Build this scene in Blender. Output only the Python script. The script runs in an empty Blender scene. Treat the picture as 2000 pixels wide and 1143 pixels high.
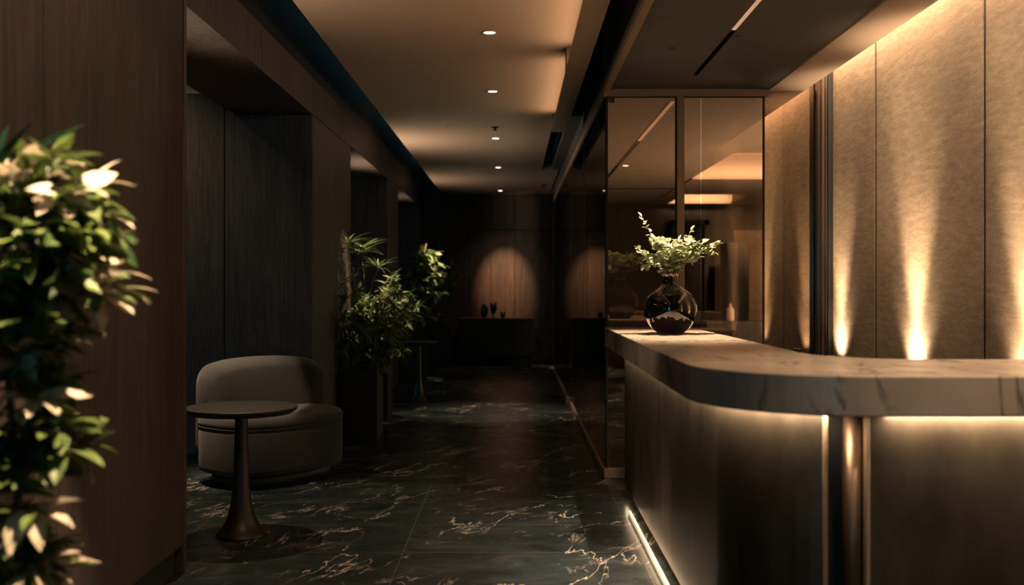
import bpy, bmesh, math, random
from mathutils import Vector, Matrix, noise
random.seed(7)
S = bpy.context.scene
C = S.collection
PI = math.pi
F, HC, VX, VY = 2000.0, 1.35, 1003.0, 560.0     # focal (px), camera height, vanishing point (px)

# ------------------------------------------------------------------ camera, world, view
cam = bpy.data.cameras.new('camera')
cam.lens = 36; cam.sensor_width = 36; cam.sensor_fit = 'HORIZONTAL'
cam.shift_x = -(VX-1000)/2000; cam.shift_y = -(571.5-VY)/2000
cam.clip_start = 0.05; cam.clip_end = 200
cam.dof.use_dof = True; cam.dof.focus_distance = 6.3; cam.dof.aperture_fstop = 1.7
co = bpy.data.objects.new('camera', cam); C.objects.link(co)
co.location = (0, 0, HC); co.rotation_euler = (PI/2, 0, 0)
S.camera = co
w = bpy.data.worlds.new('dusk'); S.world = w; w.use_nodes = True
w.node_tree.nodes['Background'].inputs[0].default_value = (0.10, 0.42, 0.60, 1)  # teal ambient added to lift the blacks
w.node_tree.nodes['Background'].inputs[1].default_value = 0.30
S.view_settings.view_transform = 'Standard'; S.view_settings.look = 'None'
S.view_settings.exposure = 0.0; S.view_settings.gamma = 1.0; S.view_settings.use_curve_mapping = False
S.cycles.use_denoising = True
S.cycles.max_bounces = 10; S.cycles.diffuse_bounces = 5; S.cycles.glossy_bounces = 6
S.cycles.transmission_bounces = 6; S.cycles.transparent_max_bounces = 12
S.cycles.sample_clamp_indirect = 4.0
S.cycles.caustics_reflective = False; S.cycles.caustics_refractive = False

WARM = (1.0, 0.63, 0.35)
WARM2 = (1.0, 0.70, 0.43)
def area(name, loc, size, power, color, rot=(0, 0, 0), spread=PI):
    l = bpy.data.lights.new(name, 'AREA'); l.shape = 'RECTANGLE'
    l.size, l.size_y = size; l.energy = power; l.color = color; l.spread = spread
    o = bpy.data.objects.new(name, l); C.objects.link(o); o.location = loc; o.rotation_euler = rot
    return o
def spot(name, loc, target, power, color, angle, blend=0.6, radius=0.02):
    l = bpy.data.lights.new(name, 'SPOT'); l.energy = power; l.color = color
    l.spot_size = math.radians(angle); l.spot_blend = blend; l.shadow_soft_size = radius
    o = bpy.data.objects.new(name, l); C.objects.link(o); o.location = loc
    d = Vector(target) - Vector(loc); o.rotation_euler = d.to_track_quat('-Z', 'Y').to_euler()
    return o
# cove light over the corridor ceiling (two lengths with a divider between them)
for cy, ln, pw in ((5.70, 2.1, 4.5), (8.25, 2.2, 4.9), (2.0, 4.2, 8)):
    area('cove_light', (0.44, cy, 2.835), (0.05, ln), pw, WARM, (0, math.radians(96), 0), math.radians(140))
# teal fill at an added window behind the camera, lifting the blacks
area('teal_fill', (-2.2, -2.9, 1.5), (2.2, 2.2), 55, (0.10, 0.66, 0.85), (math.radians(-90), 0, math.radians(180)))
# teal fill added in the ceiling slots, hidden above the raft
area('slot_teal_fill', (-1.40, 11.4, 3.44), (0.22, 12.4), 0.9, (0.25, 0.72, 0.9))
area('slot_teal_fill', (0.46, 11.8, 3.19), (0.10, 4.2), 0.12, (0.12, 0.66, 0.95))
# warm fill added high in the side passages, unseen, washing the corridor ceiling
for ly, lp in ((5.35, 4), (11.2, 11), (15.3, 5)):
    area('passage_fill', (-1.95, ly, 2.2), (0.10, 0.9), lp, (1.0, 0.72, 0.48), (0, math.radians(-124), 0), math.radians(112))
# teal fill at windows added to the ends of the side passages
for ly in (11.25, 15.4):
    area('teal_fill', (-4.5, ly, 1.45), (2.2, 2.0), 9, (0.10, 0.66, 0.85), (0, math.radians(-90), 0))
# unseen fill added behind the smoked glass, and the lit coffers there
area('back_room_fill', (4.15, 10.6, 1.2), (0.8, 4.0), 170, (1.0, 0.76, 0.52), (0, math.radians(112), 0))
area('coffer_light', (3.2, 13.06, 2.80), (2.0, 0.04), 9, WARM2, (math.radians(110), 0, 0))
area('coffer_light', (3.08, 16.90, 2.80), (1.0, 0.04), 7, WARM2, (math.radians(110), 0, 0))
# slot light washing down the stone wall
area('slot_light', (2.115, 5.35, 3.0), (0.05, 3.6), 55.0, WARM2, (0, math.radians(8), 0))
# light under the countertop overhang
area('overhang_light', (0.688, 5.05, 0.950), (0.025, 3.0), 9, WARM2, (0, 0, 0))
area('overhang_light', (2.58, 3.160, 0.950), (2.84, 0.025), 30, WARM2, (0, 0, 0))
for k in range(5):
    a = PI + (k+0.5)*(PI/2)*0.86/5
    area('overhang_light', (1.10+math.cos(a)*0.410, 3.57+math.sin(a)*0.410, 0.950), (0.13, 0.025), 0.5+0.13*k, WARM2, (0, 0, a+PI/2))
area('floor_graze_light', (0.686, 4.82, 0.030), (0.012, 2.5), 2.6, WARM2, (0, math.radians(165), 0))
area('plinth_light', (0.715, 4.6, 0.075), (0.02, 3.8), 3, WARM2, (0, math.radians(55), 0))

# ------------------------------------------------------------------ helpers
def px(x, y, Y): return Vector(((x-VX)*Y/F, Y, HC-(y-VY)*Y/F))
def tag(o, label=None, cat=None, group=None, kind=None):
    if label: o['label'] = label
    if cat: o['category'] = cat
    if group: o['group'] = group
    if kind: o['kind'] = kind
    return o
def thing(name, label, cat, loc=(0, 0, 0), rz=0, group=None):
    o = bpy.data.objects.new(name, None); C.objects.link(o)
    o.empty_display_size = 0.1
    o.location = loc; o.rotation_euler = (0, 0, rz)
    return tag(o, label, cat, group)
def obj(name, bm, mat, parent=None, smooth=False, bevel=0, seg=2, label=None, loc=None, recalc=True):
    if recalc: bmesh.ops.recalc_face_normals(bm, faces=bm.faces[:])
    me = bpy.data.meshes.new(name); bm.to_mesh(me); bm.free()
    me.materials.append(mat)
    if smooth:
        for p in me.polygons: p.use_smooth = True
    o = bpy.data.objects.new(name, me); C.objects.link(o)
    if parent: o.parent = parent
    if loc: o.location = loc
    if bevel:
        m = o.modifiers.new('bevel', 'BEVEL'); m.width = bevel; m.segments = seg
        m.limit_method = 'ANGLE'; m.angle_limit = math.radians(40)
    if smooth:
        for e in me.edges: pass
    if label: o['label'] = label
    return o
def struct(name, bm, mat, bevel=0, label=None, **k):
    o = obj(name, bm, mat, bevel=bevel, **k); o['kind'] = 'structure'
    if label: o['label'] = label
    return o
def BM(): return bmesh.new()
def box(bm, x0, x1, y0, y1, z0, z1):
    v = [bm.verts.new((x, y, z)) for z in (z0, z1) for y in (y0, y1) for x in (x0, x1)]
    for f in ((0, 2, 3, 1), (4, 5, 7, 6), (0, 1, 5, 4), (2, 6, 7, 3), (0, 4, 6, 2), (1, 3, 7, 5)):
        bm.faces.new([v[i] for i in f])
    return bm
def lathe(bm, prof, cx=0, cy=0, n=48):
    rings = []
    for r, z in prof:
        if r < 1e-5: rings.append([bm.verts.new((cx, cy, z))])
        else: rings.append([bm.verts.new((cx+r*math.cos(2*PI*i/n), cy+r*math.sin(2*PI*i/n), z)) for i in range(n)])
    for a, b in zip(rings, rings[1:]):
        for i in range(n):
            j = (i+1) % n
            if len(a) == 1 and len(b) == 1: continue
            if len(a) == 1: bm.faces.new((a[0], b[j], b[i]))
            elif len(b) == 1: bm.faces.new((a[i], a[j], b[0]))
            else: bm.faces.new((a[i], a[j], b[j], b[i]))
    return bm
def tube(bm, pts, r0, r1=None, n=6):
    r1 = r0 if r1 is None else r1
    rings = []
    for k, p in enumerate(pts):
        p = Vector(p)
        d = (Vector(pts[min(k+1, len(pts)-1)]) - Vector(pts[max(k-1, 0)])).normalized()
        a = d.cross(Vector((0.13, 0.31, 0.94)))
        if a.length < 1e-3: a = d.cross(Vector((1, 0, 0)))
        a.normalize(); b = d.cross(a)
        r = r0+(r1-r0)*k/max(1, len(pts)-1)
        rings.append([bm.verts.new(p+a*math.cos(2*PI*i/n)*r+b*math.sin(2*PI*i/n)*r) for i in range(n)])
    for A, B in zip(rings, rings[1:]):
        for i in range(n): bm.faces.new((A[i], A[(i+1) % n], B[(i+1) % n], B[i]))
    bm.faces.new(rings[0]); bm.faces.new(rings[-1][::-1])
    return bm
def prism(bm, poly, z0, z1):
    a = [bm.verts.new((x, y, z0)) for x, y in poly]; b = [bm.verts.new((x, y, z1)) for x, y in poly]
    n = len(poly)
    bm.faces.new(a[::-1]); bm.faces.new(b)
    for i in range(n): bm.faces.new((a[i], a[(i+1) % n], b[(i+1) % n], b[i]))
    return bm
def leaf(bm, p, d, up, L, W, fold=0.25, droop=0.3, kind='oval', nseg=5):
    """a leaf blade of two rows of quads along a midrib"""
    d = Vector(d).normalized(); s = d.cross(Vector(up))
    if s.length < 1e-3: s = d.cross(Vector((1, 0.2, 0)))
    s.normalize(); n = s.cross(d).normalized()
    prev = None
    for k in range(nseg+1):
        t = k/nseg
        if kind == 'oval': wd = math.sin(PI*min(1, t*0.97+0.03))**0.75
        elif kind == 'blade': wd = min(1, t*5)*(1-t)**0.6 if t < 1 else 0
        else: wd = math.sin(PI*t**0.8)
        wd = max(wd, 0.03)*W/2
        c = Vector(p)+d*(L*t)-n*(droop*L*t*t)
        v = (bm.verts.new(c+s*wd+n*(fold*wd)), bm.verts.new(c), bm.verts.new(c-s*wd+n*(fold*wd)))
        if prev:
            bm.faces.new((prev[0], prev[1], v[1], v[0])); bm.faces.new((prev[1], prev[2], v[2], v[1]))
        prev = v
def rv(s=1.0): return Vector((random.uniform(-s, s), random.uniform(-s, s), random.uniform(-s, s)))

# ------------------------------------------------------------------ materials
def mat(name):
    m = bpy.data.materials.new(name); m.use_nodes = True
    nt = m.node_tree; b = nt.nodes['Principled BSDF']
    return m, nt, b
def N(nt, t, **k):
    n = nt.nodes.new(t)
    for a, v in k.items(): setattr(n, a, v)
    return n
def mapped(nt, scale, rot=(0, 0, 0), src='pos'):
    if src == 'pos': s = N(nt, 'ShaderNodeNewGeometry').outputs['Position']
    else: s = N(nt, 'ShaderNodeTexCoord').outputs['Object']
    mp = N(nt, 'ShaderNodeMapping'); mp.inputs['Scale'].default_value = scale; mp.inputs['Rotation'].default_value = rot
    nt.links.new(s, mp.inputs[0]); return mp.outputs[0]
def ramp(nt, fac, stops):
    r = N(nt, 'ShaderNodeValToRGB'); e = r.color_ramp.elements
    e[0].position, e[0].color = stops[0][0], (*stops[0][1], 1)
    e[1].position, e[1].color = stops[-1][0], (*stops[-1][1], 1)
    for p, c in stops[1:-1]:
        x = e.new(p); x.color = (*c, 1)
    nt.links.new(fac, r.inputs[0]); return r.outputs[0]
def noise_n(nt, vec, scale, detail=4, rough=0.55, dist=0):
    n = N(nt, 'ShaderNodeTexNoise'); n.inputs['Scale'].default_value = scale
    n.inputs['Detail'].default_value = detail; n.inputs['Roughness'].default_value = rough
    n.inputs['Distortion'].default_value = dist
    nt.links.new(vec, n.inputs['Vector']); return n.outputs['Fac']
def bump(nt, b, h, strength, dist=0.01):
    n = N(nt, 'ShaderNodeBump'); n.inputs['Strength'].default_value = strength; n.inputs['Distance'].default_value = dist
    nt.links.new(h, n.inputs['Height']); nt.links.new(n.outputs[0], b.inputs['Normal'])
def mth(nt, op, a, b=None, c=None):
    n = N(nt, 'ShaderNodeMath', operation=op)
    for i, v in enumerate((a, b, c)):
        if v is None: continue
        if isinstance(v, (int, float)): n.inputs[i].default_value = v
        else: nt.links.new(v, n.inputs[i])
    return n.outputs[0]
def mixc(nt, fac, a, b):
    n = N(nt, 'ShaderNodeMix', data_type='RGBA')
    if isinstance(fac, (int, float)): n.inputs[0].default_value = fac
    else: nt.links.new(fac, n.inputs[0])
    for i, v in ((6, a), (7, b)):
        if isinstance(v, tuple): n.inputs[i].default_value = (*v, 1)
        else: nt.links.new(v, n.inputs[i])
    return n.outputs[2]
def plain(name, col, rough=0.5, metal=0.0, nz=0.12, scale=40, bmp=0.0, coat=0):
    m, nt, b = mat(name)
    f = noise_n(nt, mapped(nt, (1, 1, 1)), scale, 3)
    lo = tuple(c*(1-nz) for c in col); hi = tuple(min(1, c*(1+nz)) for c in col)
    nt.links.new(ramp(nt, f, [(0.3, lo), (0.7, hi)]), b.inputs['Base Color'])
    b.inputs['Roughness'].default_value = rough; b.inputs['Metallic'].default_value = metal
    b.inputs['Coat Weight'].default_value = coat
    if bmp: bump(nt, b, f, bmp, 0.002)
    return m
def wood(name, c0, c1, c2, rough=0.5, horiz=False):
    m, nt, b = mat(name)
    sc = (1.2, 26, 26) if horiz else (26, 26, 1.1)
    v = mapped(nt, sc)
    f = noise_n(nt, v, 1.6, 8, 0.62, 1.2)
    f2 = noise_n(nt, mapped(nt, tuple(s*7 for s in sc)), 1.5, 4, 0.6)
    f3 = noise_n(nt, mapped(nt, (2.2, 2.2, 0.35)), 1.3, 2)
    mixf = mth(nt, 'ADD', mth(nt, 'MULTIPLY', f, 0.55), mth(nt, 'ADD', mth(nt, 'MULTIPLY', f2, 0.25), mth(nt, 'MULTIPLY', f3, 0.2)))
    nt.links.new(ramp(nt, mixf, [(0.40, c0), (0.50, c1), (0.60, c2)]), b.inputs['Base Color'])
    b.inputs['Roughness'].default_value = rough
    bump(nt, b, f2, 0.25, 0.002)
    return m
def emis(name, col, strength):
    m, nt, b = mat(name)
    b.inputs['Base Color'].default_value = (*col, 1)
    b.inputs['Emission Color'].default_value = (*col, 1); b.inputs['Emission Strength'].default_value = strength
    return m
M = {}
M['walnut'] = wood('walnut', (0.016, 0.011, 0.009), (0.042, 0.028, 0.022), (0.075, 0.052, 0.041), 0.55)
M['smoked_oak'] = wood('smoked_oak', (0.018, 0.015, 0.012), (0.040, 0.034, 0.028), (0.070, 0.060, 0.050), 0.6)
M['paint'] = plain('warm_paint', (0.46, 0.35, 0.27), 0.8, nz=0.04, scale=60)
M['dark_paint'] = plain('dark_soffit_paint', (0.086, 0.086, 0.080), 0.75, nz=0.05, scale=50)
M['taupe'] = plain('taupe_paint', (0.27, 0.20, 0.145), 0.7, nz=0.04)
M['black'] = plain('matte_black', (0.006, 0.007, 0.008), 0.6)
M['bronze'] = plain('brushed_bronze', (0.20, 0.14, 0.10), 0.40, 0.8, scale=120)
M['bronze_dark'] = plain('dark_bronze', (0.13, 0.088, 0.062), 0.42, 0.6, scale=90)
M['champagne'] = plain('champagne_metal', (0.36, 0.255, 0.18), 0.5, 0.25, scale=120)
M['steel'] = plain('steel', (0.5, 0.47, 0.42), 0.3, 1.0)
M['planter'] = plain('charcoal_planter', (0.005, 0.007, 0.008), 0.6, scale=80, bmp=0.2)
M['soil'] = plain('potting_soil', (0.02, 0.014, 0.01), 0.95, nz=0.5, scale=150, bmp=0.8)
M['table'] = plain('table_bronze', (0.035, 0.026, 0.020), 0.40, 0.5, scale=60)
M['tabletop'] = wood('table_veneer', (0.008, 0.0055, 0.004), (0.015, 0.010, 0.0075), (0.024, 0.017, 0.0125), 0.5, True)
M['darkmirror'] = plain('dark_cabinet', (0.008, 0.009, 0.010), 0.6)
M['gloss_black'] = plain('black_glaze', (0.003, 0.003, 0.004), 0.03, coat=1.0, nz=0)
M['ceramic'] = plain('dark_ceramic', (0.02, 0.017, 0.015), 0.25)
M['rim'] = plain('pale_rim', (0.62, 0.48, 0.40), 0.6)
M['twig'] = plain('twig_bark', (0.10, 0.07, 0.035), 0.8)
M['stem'] = plain('green_stem', (0.06, 0.075, 0.03), 0.7)
M['bulb'] = emis('lamp_disc', (1.0, 0.80, 0.62), 9.0)
M['led_soft'] = emis('floor_led_diffuser', (1.0, 0.74, 0.48), 0.55)
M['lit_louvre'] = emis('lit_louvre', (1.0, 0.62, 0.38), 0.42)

# fabric
m, nt, b = mat('charcoal_boucle'); M['fabric'] = m
f = noise_n(nt, mapped(nt, (1, 1, 1), src='obj'), 210, 3, 0.7)
f2 = noise_n(nt, mapped(nt, (1, 1, 1), src='obj'), 9, 3)
nt.links.new(ramp(nt, mth(nt, 'ADD', mth(nt, 'MULTIPLY', f, 0.7), mth(nt, 'MULTIPLY', f2, 0.3)), [(0.35, (0.009, 0.0095, 0.010)), (0.65, (0.026, 0.025, 0.025))]), b.inputs['Base Color'])
b.inputs['Roughness'].default_value = 0.95; b.inputs['Sheen Weight'].default_value = 0.12
bump(nt, b, f, 0.5, 0.004)

# floor marble
m, nt, b = mat('dark_marble_floor'); M['floor'] = m
pos = N(nt, 'ShaderNodeNewGeometry').outputs['Position']
sep = N(nt, 'ShaderNodeSeparateXYZ'); nt.links.new(pos, sep.inputs[0])
warp = N(nt, 'ShaderNodeTexNoise'); warp.inputs['Scale'].default_value = 1.4; warp.inputs['Detail'].default_value = 5
nt.links.new(pos, warp.inputs['Vector'])
def rot_stretch(ang, along, across):
    n = N(nt, 'ShaderNodeMapping'); n.vector_type = 'TEXTURE'
    n.inputs['Rotation'].default_value = (0, 0, math.radians(ang)); n.inputs['Scale'].default_value = (along, across, 1)
    nt.links.new(pos, n.inputs[0]); return n.outputs[0]
def iso(vec, sc, width, offs=0.0, detail=6, rough=0.55, dist=0.3):
    n = N(nt, 'ShaderNodeTexNoise'); n.inputs['Scale'].default_value = sc; n.inputs['Detail'].default_value = detail
    n.inputs['Roughness'].default_value = rough; n.inputs['Distortion'].default_value = dist
    av = N(nt, 'ShaderNodeVectorMath', operation='ADD'); av.inputs[1].default_value = (offs, offs*1.7, offs)
    nt.links.new(vec, av.inputs[0]); nt.links.new(av.outputs[0], n.inputs['Vector'])
    d = mth(nt, 'ABSOLUTE', mth(nt, 'SUBTRACT', n.outputs['Fac'], 0.5))
    return mth(nt, 'MAXIMUM', mth(nt, 'SUBTRACT', 1.0, mth(nt, 'DIVIDE', d, width)), 0.0)
veinA = iso(rot_stretch(66, 2.4, 0.7), 0.9, 0.0045, 3.3, 9, 0.6, 0.5)
veinB = iso(rot_stretch(50, 1.5, 0.8), 3.4, 0.014, 11.2, 8, 0.65, 0.8)
maskA = ramp(nt, noise_n(nt, pos, 1.6, 2), [(0.46, (0, 0, 0)), (0.56, (1, 1, 1))])
maskB = ramp(nt, noise_n(nt, mapped(nt, (1, 1, 1), (0, 0, 2)), 2.6, 2), [(0.52, (0, 0, 0)), (0.66, (1, 1, 1))])
vein = mth(nt, 'MAXIMUM', mth(nt, 'MULTIPLY', mth(nt, 'MAXIMUM', veinA, 0), maskA), mth(nt, 'MULTIPLY', mth(nt, 'MULTIPLY', mth(nt, 'MAXIMUM', veinB, 0), maskB), 0.75))
cloud = noise_n(nt, mapped(nt, (1, 1.8, 1), (0, 0, -0.6)), 3.0, 8, 0.65, 0.6)
basec = ramp(nt, cloud, [(0.35, (0.008, 0.014, 0.016)), (0.55, (0.018, 0.026, 0.029)), (0.70, (0.042, 0.048, 0.050))])
c1 = mixc(nt, vein, basec, (0.62, 0.54, 0.46))
def joint(s, off, period, wd):
    t = mth(nt, 'MODULO', mth(nt, 'ADD', mth(nt, 'SUBTRACT', s, off), period*50), period)
    return mth(nt, 'LESS_THAN', t, wd)
jx = joint(sep.outputs[0], 0.637, 1.2, 0.004); jy = joint(sep.outputs[1], 5.80, 0.60, 0.005)
jj = mth(nt, 'MAXIMUM', jx, jy)
c2 = mixc(nt, mth(nt, 'MULTIPLY', jj, 0.7), c1, (0.13, 0.115, 0.10))
nt.links.new(c2, b.inputs['Base Color'])
rr = N(nt, 'ShaderNodeMapRange'); rr.inputs[3].default_value = 0.20; rr.inputs[4].default_value = 0.36
nt.links.new(cloud, rr.inputs[0]); nt.links.new(rr.outputs[0], b.inputs['Roughness'])
b.inputs['Specular IOR Level'].default_value = 0.3
bump(nt, b, cloud, 0.05, 0.01)

# countertop marble
m, nt, b = mat('cream_marble'); M['marble'] = m
pos = N(nt, 'ShaderNodeNewGeometry').outputs['Position']
v = mapped(nt, (2.6, 2.0, 1.2), (0.2, 0.75, 0.3))
nn = noise_n(nt, v, 1.5, 5, 0.55, 0.5)
va = mth(nt, 'SUBTRACT', 1.0, mth(nt, 'SMOOTH_MIN', mth(nt, 'DIVIDE', mth(nt, 'ABSOLUTE', mth(nt, 'SUBTRACT', nn, 0.5)), 0.026), 1.0, 0.2))
ma = ramp(nt, noise_n(nt, pos, 2.7, 2), [(0.38, (0, 0, 0)), (0.54, (1, 1, 1))])
cl = noise_n(nt, mapped(nt, (1, 1, 1), (0.3, 0.8, 0)), 4, 4)
bc = ramp(nt, cl, [(0.3, (0.46, 0.37, 0.31)), (0.7, (0.62, 0.52, 0.44))])
nt.links.new(mixc(nt, mth(nt, 'MULTIPLY', mth(nt, 'MAXIMUM', va, 0), mth(nt, 'MULTIPLY', ma, 0.85)), bc, (0.10, 0.085, 0.075)), b.inputs['Base Color'])
b.inputs['Roughness'].default_value = 0.22

# stone wall
m, nt, b = mat('golden_stone'); M['stone'] = m
vv = mapped(nt, (1, 0.42, 2.1), (math.radians(20), 0, 0))
f1 = noise_n(nt, vv, 16, 10, 0.82, 0.1); f2 = noise_n(nt, mapped(nt, (1, 1, 1)), 130, 4, 0.75); f3 = noise_n(nt, mapped(nt, (1, 0.6, 1.1), (math.radians(30), 0, 0)), 2.0, 3)
h = mth(nt, 'ADD', mth(nt, 'MULTIPLY', f1, 0.6), mth(nt, 'MULTIPLY', f2, 0.4))
hh = mth(nt, 'ADD', mth(nt, 'MULTIPLY', h, 0.8), mth(nt, 'MULTIPLY', f3, 0.2))
nt.links.new(ramp(nt, hh, [(0.38, (0.11, 0.078, 0.052)), (0.5, (0.25, 0.188, 0.13)), (0.62, (0.43, 0.335, 0.245))]), b.inputs['Base Color'])
b.inputs['Roughness'].default_value = 0.75
bump(nt, b, h, 0.55, 0.006)

# counter front: patinated bronze
m, nt, b = mat('patinated_bronze'); M['front'] = m
f1 = noise_n(nt, mapped(nt, (4, 4, 1.6)), 1.6, 5, 0.6, 0.5); f2 = noise_n(nt, mapped(nt, (1, 1, 1)), 120, 3, 0.7)
nt.links.new(ramp(nt, f1, [(0.30, (0.034, 0.028, 0.022)), (0.70, (0.088, 0.070, 0.051))]), b.inputs['Base Color'])
b.inputs['Roughness'].default_value = 0.45; b.inputs['Metallic'].default_value = 0.45
bump(nt, b, f2, 0.15, 0.002)

# glass (dark, half mirrored)
def dark_glass(name, tint, refl, base_f, rough=0.0):
    m = bpy.data.materials.new(name); m.use_nodes = True; nt = m.node_tree; nt.nodes.clear()
    out = N(nt, 'ShaderNodeOutputMaterial'); tr = N(nt, 'ShaderNodeBsdfTransparent'); gl = N(nt, 'ShaderNodeBsdfGlossy')
    tr.inputs[0].default_value = (*tint, 1); gl.inputs['Color'].default_value = (*refl, 1); gl.inputs['Roughness'].default_value = rough
    fr = N(nt, 'ShaderNodeFresnel'); fr.inputs[0].default_value = 1.5
    fac = mth(nt, 'ADD', mth(nt, 'MULTIPLY', fr.outputs[0], 1-base_f), base_f)
    mx = N(nt, 'ShaderNodeMixShader'); nt.links.new(fac, mx.inputs[0]); nt.links.new(tr.outputs[0], mx.inputs[1]); nt.links.new(gl.outputs[0], mx.inputs[2])
    nt.links.new(mx.outputs[0], out.inputs[0]); return m
M['glass'] = dark_glass('smoked_mirror_glass', (0.74, 0.66, 0.58), (0.60, 0.50, 0.42), 0.06)
M['glass_side'] = dark_glass('smoked_glass', (0.55, 0.60, 0.60), (0.55, 0.52, 0.48), 0.12)
M['bronze_mirror'] = dark_glass('bronze_mirror', (0.1, 0.08, 0.06), (0.52, 0.43, 0.34), 0.92, 0.03)

def leafmat(name, c0, c1, c2=None, vs=18, trans=0.25, rough=0.5):
    m, nt, b = mat(name)
    v = mapped(nt, (1, 1, 1))
    f = noise_n(nt, v, vs, 2)
    stops = [(0.38, c0), (0.56, c1)] + ([(0.64, c2)] if c2 else [])
    nt.links.new(ramp(nt, f, stops), b.inputs['Base Color'])
    b.inputs['Roughness'].default_value = rough
    tl = N(nt, 'ShaderNodeBsdfTranslucent'); nt.links.new(ramp(nt, f, stops), tl.inputs[0])
    mx = N(nt, 'ShaderNodeMixShader'); mx.inputs[0].default_value = trans
    out = nt.nodes['Material Output']
    nt.links.new(b.outputs[0], mx.inputs[1]); nt.links.new(tl.outputs[0], mx.inputs[2]); nt.links.new(mx.outputs[0], out.inputs[0])
    return m
M['leaf_front'] = leafmat('green_leaf', (0.025, 0.06, 0.018), (0.14, 0.20, 0.045), None, 14)
M['leaf_cream'] = leafmat('cream_leaf', (0.40, 0.36, 0.24), (0.72, 0.60, 0.46), None, 25)
M['leaf_vase'] = leafmat('sage_leaf', (0.30, 0.36, 0.20), (0.47, 0.52, 0.33), (0.68, 0.68, 0.53), 40)
M['leaf_palm'] = leafmat('palm_leaf', (0.03, 0.065, 0.025), (0.15, 0.20, 0.08), None, 12)
M['leaf_dark'] = leafmat('dark_leaf', (0.02, 0.06, 0.03), (0.07, 0.13, 0.05), None, 10)
M['leaf_blade'] = leafmat('blade_leaf', (0.006, 0.020, 0.012), (0.012, 0.038, 0.020), None, 10)
M['leaf_blade'].node_tree.nodes['Principled BSDF'].inputs['Specular IOR Level'].default_value = 0.1
M['leaf_ficus'] = leafmat('ficus_leaf', (0.05, 0.10, 0.04), (0.20, 0.27, 0.12), None, 8)

# ------------------------------------------------------------------ setting
G0, G1 = 1.183, 1.217
XL = -1.56            # corridor's left wall plane
YP = 7.96             # first pier / wall across the side passage
ZO = 2.69             # head of the openings
ZR = 2.95             # corridor ceiling
ZS = 2.747            # reception soffit
YF = 17.8             # far wall
YG = 7.22             # glass front
XG = 0.65             # glass side
XW = 2.185            # stone wall
YB = -2.75            # wall behind the camera
XRR = 4.25            # right wall behind the camera
struct('floor', box(BM(), -4.6, XRR+0.1, YB-0.1, YF+0.3, -0.1, 0.0), M['floor'])
# corridor ceiling raft with a dark slot beyond the cove
bm = BM()
box(bm, -1.235, 0.49, YB, 9.6, ZR, ZR+0.08)
box(bm, -1.235, 0.385, 9.6, 14.0, ZR, ZR+0.08)
box(bm, -1.235, 0.62, 14.0, YF, ZR, ZR+0.08); box(bm, 0.62, 4.3, 17.35, YF, ZR, ZR+0.08)
struct('ceiling', bm, M['paint'], label='beige corridor ceiling with downlights')
bm = BM(); box(bm, 0.385, 0.53, 9.6, 14.0, ZR+0.26, ZR+0.3); box(bm, 0.375, 0.385, 9.6, 14, ZR+0.08, ZR+0.3); box(bm, 0.525, 0.535, 9.6, 14, ZR, ZR+0.3)
box(bm, 0.535, XG+0.02, 9.6, 14.0, ZR, ZR+0.02)
struct('ceiling', bm, M['dark_paint'], label='dark ceiling slot')
# upper slab closing the gaps above the raft
struct('ceiling', box(BM(), -4.6, 0.69, YB, YF+0.2, 3.46, 3.56), M['dark_paint'])
# cove ledge
bm = BM(); box(bm, 0.355, 0.49, YB, 9.6, 2.80, 2.815); box(bm, 0.355, 0.362, YB, 9.6, 2.815, 2.822); box(bm, 0.483, 0.49, YB, 9.6, 2.815, ZR)
box(bm, 0.355, 0.49, 6.83, 7.03, 2.815, ZR); box(bm, 0.355, 0.49, 9.5, 9.6, 2.815, ZR)
struct('trim_1', bm, M['taupe'], label='ceiling cove ledge')
struct('trim_2', box(BM(), XG, XG+0.03, YB, YG, ZS+0.03, 3.46), M['dark_paint'], label='dark fascia above the reception soffit edge')
struct('trim_3', box(BM(), XG-0.012, XG+0.032, YB, YG, ZS-0.012, ZS+0.03), M['champagne'], 0.003, label='metal edge of the reception soffit')
# reception soffit with the grille slot
bm = BM(); G0, G1 = 1.183, 1.217
box(bm, XG+0.032, G0, YB, YG+0.05, ZS, ZS+0.06); box(bm, G1, 1.80, YB, YG+0.05, ZS, ZS+0.06)
box(bm, G0, G1, 6.78, YG+0.05, ZS, ZS+0.06); box(bm, G0, G1, YB, -0.5, ZS, ZS+0.06); box(bm, G0-0.02, G1+0.02, -0.5, 6.8, ZS+0.10, ZS+0.12)
struct('ceiling', bm, M['dark_paint'], label='dark reception soffit')
struct('trim_4', box(BM(), 1.80, 2.05, YB, YG+0.05, ZS-0.015, ZS+0.07), M['paint'], label='lighter ceiling band beside the stone wall')
# coffers (the long one runs over the stone wall)
bm = BM(); box(bm, 2.05, XRR, 1.24, 7.6, 3.05, 3.11); box(bm, 2.03, 2.05, 1.24, 7.6, ZS+0.07, 3.11)
box(bm, 2.05, XRR, 1.20, 1.24, ZS, 3.11)
box(bm, 2.05, 2.57, YB, 1.20, ZS, ZS+0.05); box(bm, 2.57, 3.6, -1.0, 1.20, ZS, ZS+0.05); box(bm, 3.6, XRR, YB, 1.20, ZS, ZS+0.05)
box(bm, 2.57, 3.6, -2.55, -1.0, 3.05, 3.10); box(bm, 2.57, 3.6, -2.59, -2.55, ZS, 3.1); box(bm, 2.57, 3.6, -1.0, -0.98, ZS, 3.1)
box(bm, 2.55, 2.57, -2.55, -1.0, ZS, 3.1); box(bm, 3.6, 3.62, -2.55, -1.0, ZS, 3.1)
struct('ceiling', bm, M['paint'], label='lit ceiling coffer')

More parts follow.
